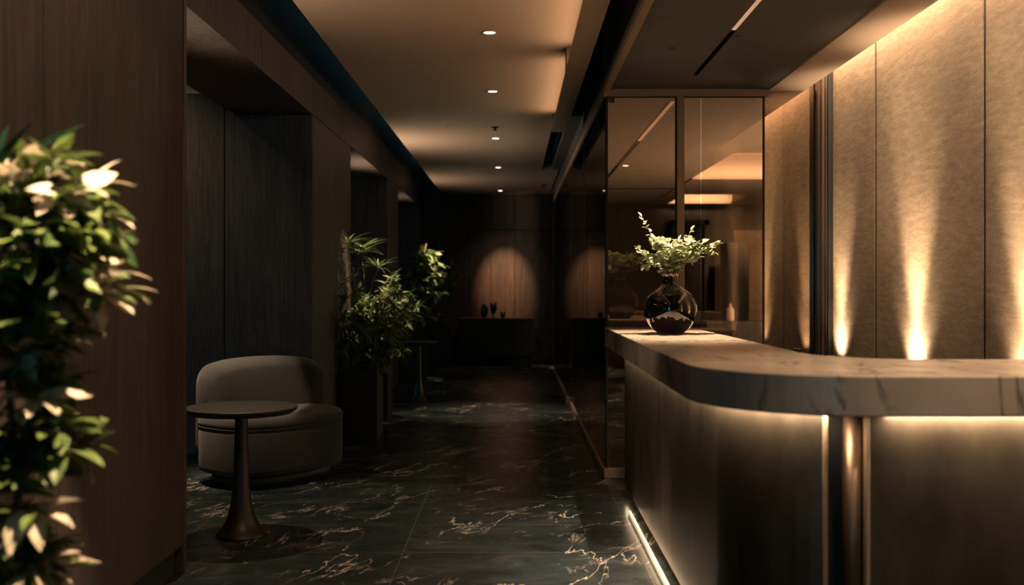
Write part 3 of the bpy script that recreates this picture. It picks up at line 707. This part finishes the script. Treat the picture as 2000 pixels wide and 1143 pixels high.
# ------------------------------------------------------------------ sofa
SC = Vector((-1.70, 7.22)); ang = math.radians(52)
U = Vector((math.cos(ang), math.sin(ang))); V = Vector((math.sin(ang), -math.cos(ang)))
t = thing('curved_sofa', 'compact charcoal fabric sofa with curved back behind the pedestal table', 'sofa', (SC.x, SC.y, 0))
def foot(th, inset=0.0, a=0.50, b=0.38, e=2.7):
    c, s_ = math.cos(th), math.sin(th)
    x = math.copysign(abs(c)**(2/e), c)*(a-inset); y = math.copysign(abs(s_)**(2/e), s_)*(b-inset)
    return U*x+V*y
def ringloft(bm, levels, n=80):
    rings = []
    for ins, z in levels:
        rings.append([bm.verts.new((*foot(2*PI*i/n, ins), z)) for i in range(n)])
    for A, B in zip(rings, rings[1:]):
        for i in range(n): bm.faces.new((A[i], A[(i+1) % n], B[(i+1) % n], B[i]))
    bm.faces.new(rings[0][::-1]); bm.faces.new(rings[-1]); return bm
obj('base', ringloft(BM(), [(0.08, 0.0), (0.08, 0.09)]), M['black'], t, True)
obj('seat_body', ringloft(BM(), [(0.03, 0.09), (0.008, 0.10), (0, 0.13), (0, 0.36), (0.004, 0.392), (0.02, 0.398)]), M['fabric'], t, True)
obj('seat_cushion', ringloft(BM(), [(0.03, 0.398), (0.004, 0.402), (-0.004, 0.42), (-0.002, 0.445), (0.012, 0.466), (0.04, 0.478), (0.1, 0.484), (0.25, 0.488)]), M['fabric'], t, True)
bm = BM(); pts = [Vector((*foot(2*PI*i/60, 0.0), 0.40)) for i in range(61)]
tube(bm, pts, 0.004, n=6); obj('piping', bm, M['fabric'], t, True)
# long cushion-like backrest along the rear side
bm = BM(); n = 44; rings = []
def bpath(u): return U*u+V*(-0.275+0.11*(abs(u)/0.5)**2.4)
for i in range(n+1):
    u = -0.445+1.02*i/n
    e_ = min(i, n-i)/5.0; sh = math.sin(min(1, e_)*PI/2)
    c = bpath(u); dr = (bpath(u+0.01)-bpath(u-0.01)).normalized(); nrm = Vector((dr.y, -dr.x))
    tz = 0.845-0.07*(1-sh)-0.05*abs(2*i/n-1)**2.5
    w_ = 0.10*(0.45+0.55*sh)
    K = 16
    prof = [(-w_, 0.14), (-w_*1.05, 0.3), (-w_*1.02, tz-0.13)]
    for k in range(K+1):
        a = PI-PI*k/K; prof.append((math.cos(a)*w_, tz-0.095+math.sin(a)*0.095))
    prof += [(w_*1.08, tz-0.16), (w_*1.15, 0.5), (w_, 0.14)]
    rings.append([bm.verts.new((c.x+nrm.x*u_, c.y+nrm.y*u_, z)) for u_, z in prof])
for A, B in zip(rings, rings[1:]):
    for k in range(len(A)): bm.faces.new((A[k], A[(k+1) % len(A)], B[(k+1) % len(A)], B[k]))
bm.faces.new(rings[0]); bm.faces.new(rings[-1][::-1])
obj('backrest', bm, M['fabric'], t, True)

# ------------------------------------------------------------------ plants
def planter(t, w, d, h):
    th = 0.025
    bm = BM(); bm2 = box(BM(), -w/2+th, w/2-th, -d/2+th, d/2-th, h-0.09, h-0.035)
    box(bm, -w/2, w/2, -d/2, d/2, 0, h-0.09)
    box(bm, -w/2, -w/2+th, -d/2, d/2, h-0.09, h); box(bm, w/2-th, w/2, -d/2, d/2, h-0.09, h)
    box(bm, -w/2+th, w/2-th, -d/2, -d/2+th, h-0.09, h); box(bm, -w/2+th, w/2-th, d/2-th, d/2, h-0.09, h)
    p = obj('planter', bm, M['planter'], t)
    obj('soil', bm2, M['soil'], p)
def keep_clear(bm, x0, lo):
    """press foliage that would reach through the wall or glass back in front of it"""
    for v in bm.verts:
        if v.co.x+x0 < lo: v.co.x = lo-x0+0.1*(1-math.exp((v.co.x+x0-lo)*6))*0.3
def frond(bl, bs, base, tip, nl, L, W):
    """arching stalk with narrow leaflets fanned along and at its end"""
    pts = twig_pts(base, tip, 0.12, 10); tube(bs, pts, 0.004, 0.0015, 5)
    for k in range(nl):
        tt = 0.35+0.65*k/nl; i = min(9, int(tt*10)); p = pts[i].lerp(pts[i+1], tt*10-i); d = (pts[i+1]-pts[i]).normalized()
        sd = d.cross(Vector((0, 0, 1))); sd = sd.normalized() if sd.length > 1e-3 else Vector((1, 0, 0))
        a = 1 if k % 2 else -1
        leaf(bl, p, d*1.0+sd*a*(0.9-0.5*tt)+rv(0.12), (0, 0, 1), L*random.uniform(0.7, 1.1), W, 0.15, random.uniform(0.1, 0.5), 'blade')
    for k in range(5): leaf(bl, pts[-1], (pts[-1]-pts[-2]).normalized()+rv(0.5), (0, 0, 1), L*0.9, W, 0.15, 0.3, 'blade')

# tall palm planter
t = thing('potted_palm', 'bushy palm in a square charcoal planter just beyond the sofa', 'potted plant', (-1.375, 9.25, 0), 0, 'planters along the left wall')
planter(t, 0.34, 0.42, 0.62)
bs = BM(); bl = BM()
canes = [Vector((random.uniform(-0.13, 0.13), random.uniform(-0.13, 0.13), 0.58)) for _ in range(12)]
for c in canes:
    topp = c+Vector((c.x*0.9+random.uniform(-.05, .05), c.y*0.9, random.uniform(0.35, 0.75)))
    tube(bs, twig_pts(c, topp, 0.0, 5), 0.009, 0.006, 6)
    for k in range(9):
        a = random.uniform(0, 2*PI); rr = random.uniform(0.12, 0.34)
        b0 = c.lerp(topp, random.uniform(0.15, 1.0))
        frond(bl, bs, b0, b0+Vector((math.cos(a)*rr, math.sin(a)*rr, random.uniform(-0.12, 0.26))), 18, 0.14, 0.018)
for k, q in enumerate(((-0.12, 0.0, 1.74), (0.03, -0.05, 1.70), (-0.02, 0.1, 1.66), (0.16, -0.05, 1.52), (-0.24, -0.05, 1.55))):
    b0 = Vector((q[0]*0.5, q[1]*0.5, 1.15)); pts = twig_pts(b0, Vector(q)*1.0, 0.03, 6); tube(bs, pts, 0.004, 0.002, 5)
    for j in range(22):
        a = 2*PI*j/22+0.1*k
        leaf(bl, pts[-1], Vector((math.cos(a)*0.9, math.sin(a)*0.9, random.uniform(0.1, 0.9))), (0, 0, 1), 0.24, 0.020, 0.15, 0.35, 'blade')
keep_clear(bs, -1.375, lo=-1.54); keep_clear(bl, -1.375, lo=-1.54)
obj('cane', bs, M['stem'], t, True); obj('foliage', bl, M['leaf_palm'], t, recalc=False)
# second, fuller plant
t = thing('potted_shrub', 'full leafy shrub in the second square planter, right of the palm', 'potted plant', (-1.47, 10.52, 0), 0, 'planters along the left wall')
planter(t, 0.40, 0.40, 0.575)
bs = BM(); bl = BM()
for k in range(70):
    a = random.uniform(0, 2*PI); rr = random.uniform(0.05, 0.42); zz = random.uniform(0.68, 1.48)
    e2 = Vector((math.cos(a)*rr+0.12, math.sin(a)*rr*0.7-0.1, zz)); b0 = Vector((e2.x*0.25, e2.y*0.25, 0.54))
    pts = twig_pts(b0, e2, 0.05, 8); tube(bs, pts, 0.006, 0.002, 5)
    leafy(bl, pts, 0.115, 0.034, 26, 0.4, 'lance', 1.0, 0.35, 0.2)
obj('stem', bs, M['twig'], t, True); obj('foliage', bl, M['leaf_palm'], t, recalc=False)
# third: broad leaved, far down
t = thing('potted_ficus', 'tall broad-leaved plant far down the corridor with lit crown', 'potted plant', (-1.42, 14.3, 0), 0, 'planters along the left wall')
planter(t, 0.40, 0.40, 0.62)
bs = BM(); bl = BM()
tr = [Vector((0, 0, 0.58)), Vector((0.03, 0, 1.1)), Vector((0.12, 0, 1.6)), Vector((0.2, 0.02, 1.95))]; tube(bs, tr, 0.02, 0.01, 8)
for k in range(44):
    a = random.uniform(0, 2*PI); zz = random.uniform(0.95, 1.85); rr = random.uniform(0.08, 0.26)
    b0 = Vector((0.12*(zz-0.6), 0, zz-0.12)); e2 = Vector((0.22+math.cos(a)*rr, math.sin(a)*rr, zz))
    pts = twig_pts(b0, e2, 0.08, 6); tube(bs, pts, 0.006, 0.003, 5); leafy(bl, pts, 0.14, 0.085, 8, 0.3, 'oval', 1.0, 0.5, 0.15)
obj('trunk', bs, M['twig'], t, True); obj('foliage', bl, M['leaf_ficus'], t, recalc=False)
t = thing('floor_planter', 'tall slim charcoal planter with dark palm by the end wall', 'potted plant', (-1.20, 17.1, 0), 0, 'planters along the left wall')
planter(t, 0.30, 0.40, 0.68)
bs = BM(); bl = BM()
for k in range(14):
    a = random.uniform(0, 2*PI); rr = random.uniform(0.1, 0.4)
    frond(bl, bs, Vector((0, 0, 0.64)), Vector((math.cos(a)*rr, math.sin(a)*rr*0.6, random.uniform(1.3, 2.25))), 18, 0.22, 0.03)
obj('cane', bs, M['stem'], t, True); obj('foliage', bl, M['leaf_dark'], t, recalc=False)
# low dark seat cube beside the second table
t = thing('floor_planter', 'empty-looking dark square planter beyond the small far table', 'planter', (-1.33, 15.6, 0), 0, 'planters along the left wall')
planter(t, 0.36, 0.36, 0.60)
# plants behind the side glass
def broad_plant(loc, label, n, r, z0, z1, L, W, m, pw=0.36, ph=0.55):
    t = thing('potted_plant', label, 'potted plant', loc, 0, 'plants behind the side glass'); planter(t, pw, pw, ph)
    bs = BM(); bl = BM()
    for k in range(n):
        a = random.uniform(0, 2*PI); rr = r*math.sqrt(random.random()); zz = random.uniform(z0, z1)
        e2 = Vector((math.cos(a)*rr, math.sin(a)*rr, zz)); pts = twig_pts(Vector((e2.x*0.2, e2.y*0.2, ph-0.04)), e2, 0.03, 8)
        tube(bs, pts, 0.006, 0.003, 5); leafy(bl, pts, L, W, 14, 0.35, 'oval', 1.0, 0.5, 0.15)
    keep_clear(bs, loc[0], lo=0.69); keep_clear(bl, loc[0], lo=0.69)
    obj('stem', bs, M['twig'], t, True); obj('foliage', bl, m, t, recalc=False)
broad_plant((1.03, 15.7, 0), 'broad-leaved plant behind the far end of the side glass', 34, 0.29, 0.85, 1.75, 0.15, 0.08, M['leaf_ficus'])
broad_plant((0.92, 12.6, 0), 'darker leafy plant behind the side glass, nearer the glass corner', 30, 0.17, 0.8, 1.75, 0.13, 0.07, M['leaf_dark'])

# foreground variegated plant
t = thing('variegated_plant', 'blurred variegated green and cream plant at the left edge of the foreground', 'potted plant', (-1.28, 2.45, 0))
planter(t, 0.40, 0.40, 0.40)
bs = BM(); bg = BM(); bc = BM(); bd = BM()
def rel(x, y, Y): return px(x, y, Y)-Vector((-1.28, 2.45, 0))
tube(bs, [Vector((0, 0, 0.36)), Vector((0.02, 0, 0.9)), Vector((0, 0, 1.3)), Vector((0.03, 0, 1.6))], 0.016, 0.008, 8)
tube(bs, [Vector((0.05, 0.05, 0.36)), Vector((0.07, 0.06, 0.8)), Vector((0.05, 0.03, 1.2))], 0.013, 0.008, 8)
ends = []
def blob(n, x0, x1, y0, y1, cream, z=(2.3, 2.65)):
    for _ in range(n):
        ends.append((random.uniform(x0, x1), random.uniform(y0, y1), random.uniform(*z), cream))
blob(8, 120, 220, 310, 390, 0.4); blob(7, 170, 275, 400, 480, 0.2); blob(8, 150, 265, 500, 575, 0.75); blob(10, 0, 140, 310, 600, 0.12)
blob(14, 0, 120, 540, 740, 0.12); blob(8, 0, 150, 400, 640, 0.1); blob(6, 60, 190, 560, 680, 0.2); blob(6, 70, 180, 730, 820, 0.3); blob(6, 100, 200, 830, 900, 0.3); blob(10, 0, 110, 820, 1020, 0.15); blob(9, 0, 140, 1050, 1140, 0.2); blob(8, 0, 60, 1000, 1160, 0.2)
for x, y, Y, cr in ends:
    e2 = rel(x-22, y, Y); b0 = Vector((0.03, 0, min(1.55, max(0.45, e2.z-0.12))))
    pts = twig_pts(b0, e2, 0.10, 8); tube(bs, pts, 0.0045, 0.002, 5)
    leafy(bc if random.random() < cr else bg, pts, 0.105, 0.046, 6, 0.5, 'oval', 0.9, 0.3, 0.25)
    leafy(bg, pts, 0.095, 0.042, 5, 0.35, 'oval', 1.0, 0.3, 0.25)
for x, y in ((10, 250), (150, 235), (60, 225), (120, 255), (-30, 240)):
    leaf(bd, rel(-20, 340, 2.5), rel(x, y, 2.5+random.uniform(-.1, .1))-rel(-20, 340, 2.5), (0, -1, 0.3), (rel(x, y, 2.5)-rel(-20, 340, 2.5)).length*1.1, 0.035, 0.2, 0.1, 'blade')
obj('stem', bs, M['twig'], t, True); obj('green_leaves', bg, M['leaf_front'], t, recalc=False)
obj('cream_leaves', bc, M['leaf_cream'], t, recalc=False, label='cream coloured leaves'); obj('blade_leaves', bd, M['leaf_blade'], t, recalc=False, label='long dark green blades')

# ------------------------------------------------------------------ console and its vases
t = thing('console_cabinet', 'black wall-hung console cabinet at the end of the corridor', 'console', (-0.285, 17.55, 0))
obj('body', box(BM(), -0.625, 0.625, -0.24, 0.245, 0.17, 0.80), M['darkmirror'], t, bevel=0.004)
for k in (-1, 1): obj('door', box(BM(), *(sorted((k*0.003, k*0.622))), -0.256, -0.241, 0.18, 0.785), M['darkmirror'], t, bevel=0.003)
obj('top', box(BM(), -0.632, 0.632, -0.262, 0.245, 0.80, 0.818), M['bronze_dark'], t, bevel=0.003)
obj('plinth', box(BM(), -0.60, 0.60, 0.0, 0.24, 0.0, 0.17), M['black'], t)
def cons(x): return (x-VX)*17.5/F
t = thing('bud_vase', 'leftmost dark rounded vase with a dried stem on the far console', 'vase', (cons(946), 17.5, 0.818), 0, 'vases on the far console')
obj('vase_body', lathe(BM(), [(0, 0), (0.035, 0), (0.055, 0.05), (0.066, 0.12), (0.058, 0.18), (0.035, 0.215), (0.028, 0.24), (0.022, 0.24), (0.02, 0.2), (0, 0.19)], n=32), M['ceramic'], t, True)
bm = BM(); tube(bm, [Vector((0, 0, 0.19)), Vector((0.0, 0, 0.36)), Vector((0.02, 0, 0.47))], 0.003, 0.002); tube(bm, [Vector((0, 0, 0.22)), Vector((-0.03, 0, 0.36))], 0.003, 0.002); obj('dried_stem', bm, M['twig'], t)
t = thing('goblet_vase', 'tall dark footed vase in the middle of the far console', 'vase', (cons(963.5), 17.5, 0.818), 0, 'vases on the far console')
obj('vase_body', lathe(BM(), [(0, 0), (0.045, 0), (0.045, 0.008), (0.012, 0.02), (0.012, 0.05), (0.045, 0.09), (0.058, 0.15), (0.06, 0.26), (0.054, 0.262), (0.05, 0.15), (0, 0.10)], n=32), M['ceramic'], t, True)
bm = BM(); tube(bm, [Vector((0, 0, 0.12)), Vector((0.01, 0, 0.30)), Vector((-0.01, 0, 0.38))], 0.004, 0.002); tube(bm, [Vector((0.02, 0, 0.12)), Vector((0.02, 0, 0.33))], 0.004, 0.002); obj('dried_stem', bm, M['twig'], t)
t = thing('small_cup', 'small dark cup at the right of the vases on the far console', 'cup', (cons(982), 17.5, 0.818), 0, 'vases on the far console')
obj('cup_body', lathe(BM(), [(0, 0), (0.028, 0), (0.042, 0.03), (0.046, 0.10), (0.041, 0.10), (0.036, 0.03), (0, 0.015)], n=32), M['ceramic'], t, True)

# ------------------------------------------------------------------ furniture of the room behind the glass
t = thing('tall_cabinet', 'tall dark cupboard behind the glass, in front of the lit stone wall', 'cupboard', (3.55, 16.2, 0))
obj('body', box(BM(), -0.22, 0.12, -0.25, 0.3, 0, 2.04), M['smoked_oak'], t, bevel=0.004)
obj('door', box(BM(), -0.21, 0.11, -0.268, -0.251, 0.06, 2.02), M['smoked_oak'], t, bevel=0.003)
t = thing('low_cabinet', 'low dark cabinet behind the glass carrying a pale bottle', 'cabinet', (2.75, 12.9, 0))
obj('body', box(BM(), -0.35, 0.75, -0.2, 0.2, 0.06, 0.92), M['smoked_oak'], t, bevel=0.004)
obj('plinth', box(BM(), -0.33, 0.73, -0.16, 0.18, 0, 0.06), M['black'], t)
t = thing('pale_bottle', 'small pale bottle standing on the low cabinet behind the glass', 'bottle', (2.72, 12.85, 0.921))
obj('bottle_body', lathe(BM(), [(0, 0), (0.045, 0), (0.048, 0.01), (0.048, 0.14), (0.035, 0.165), (0.016, 0.18), (0.016, 0.22), (0, 0.22)], n=32), M['rim'], t, True)
obj('cap', lathe(BM(), [(0, 0.221), (0.02, 0.221), (0.02, 0.25), (0, 0.25)], n=24), M['bronze_dark'], t, True)
spot('stone_wash', (3.5, 15.0, 2.7), (4.0, 17.2, 1.6), 240, WARM, 60, 0.8, 0.05)
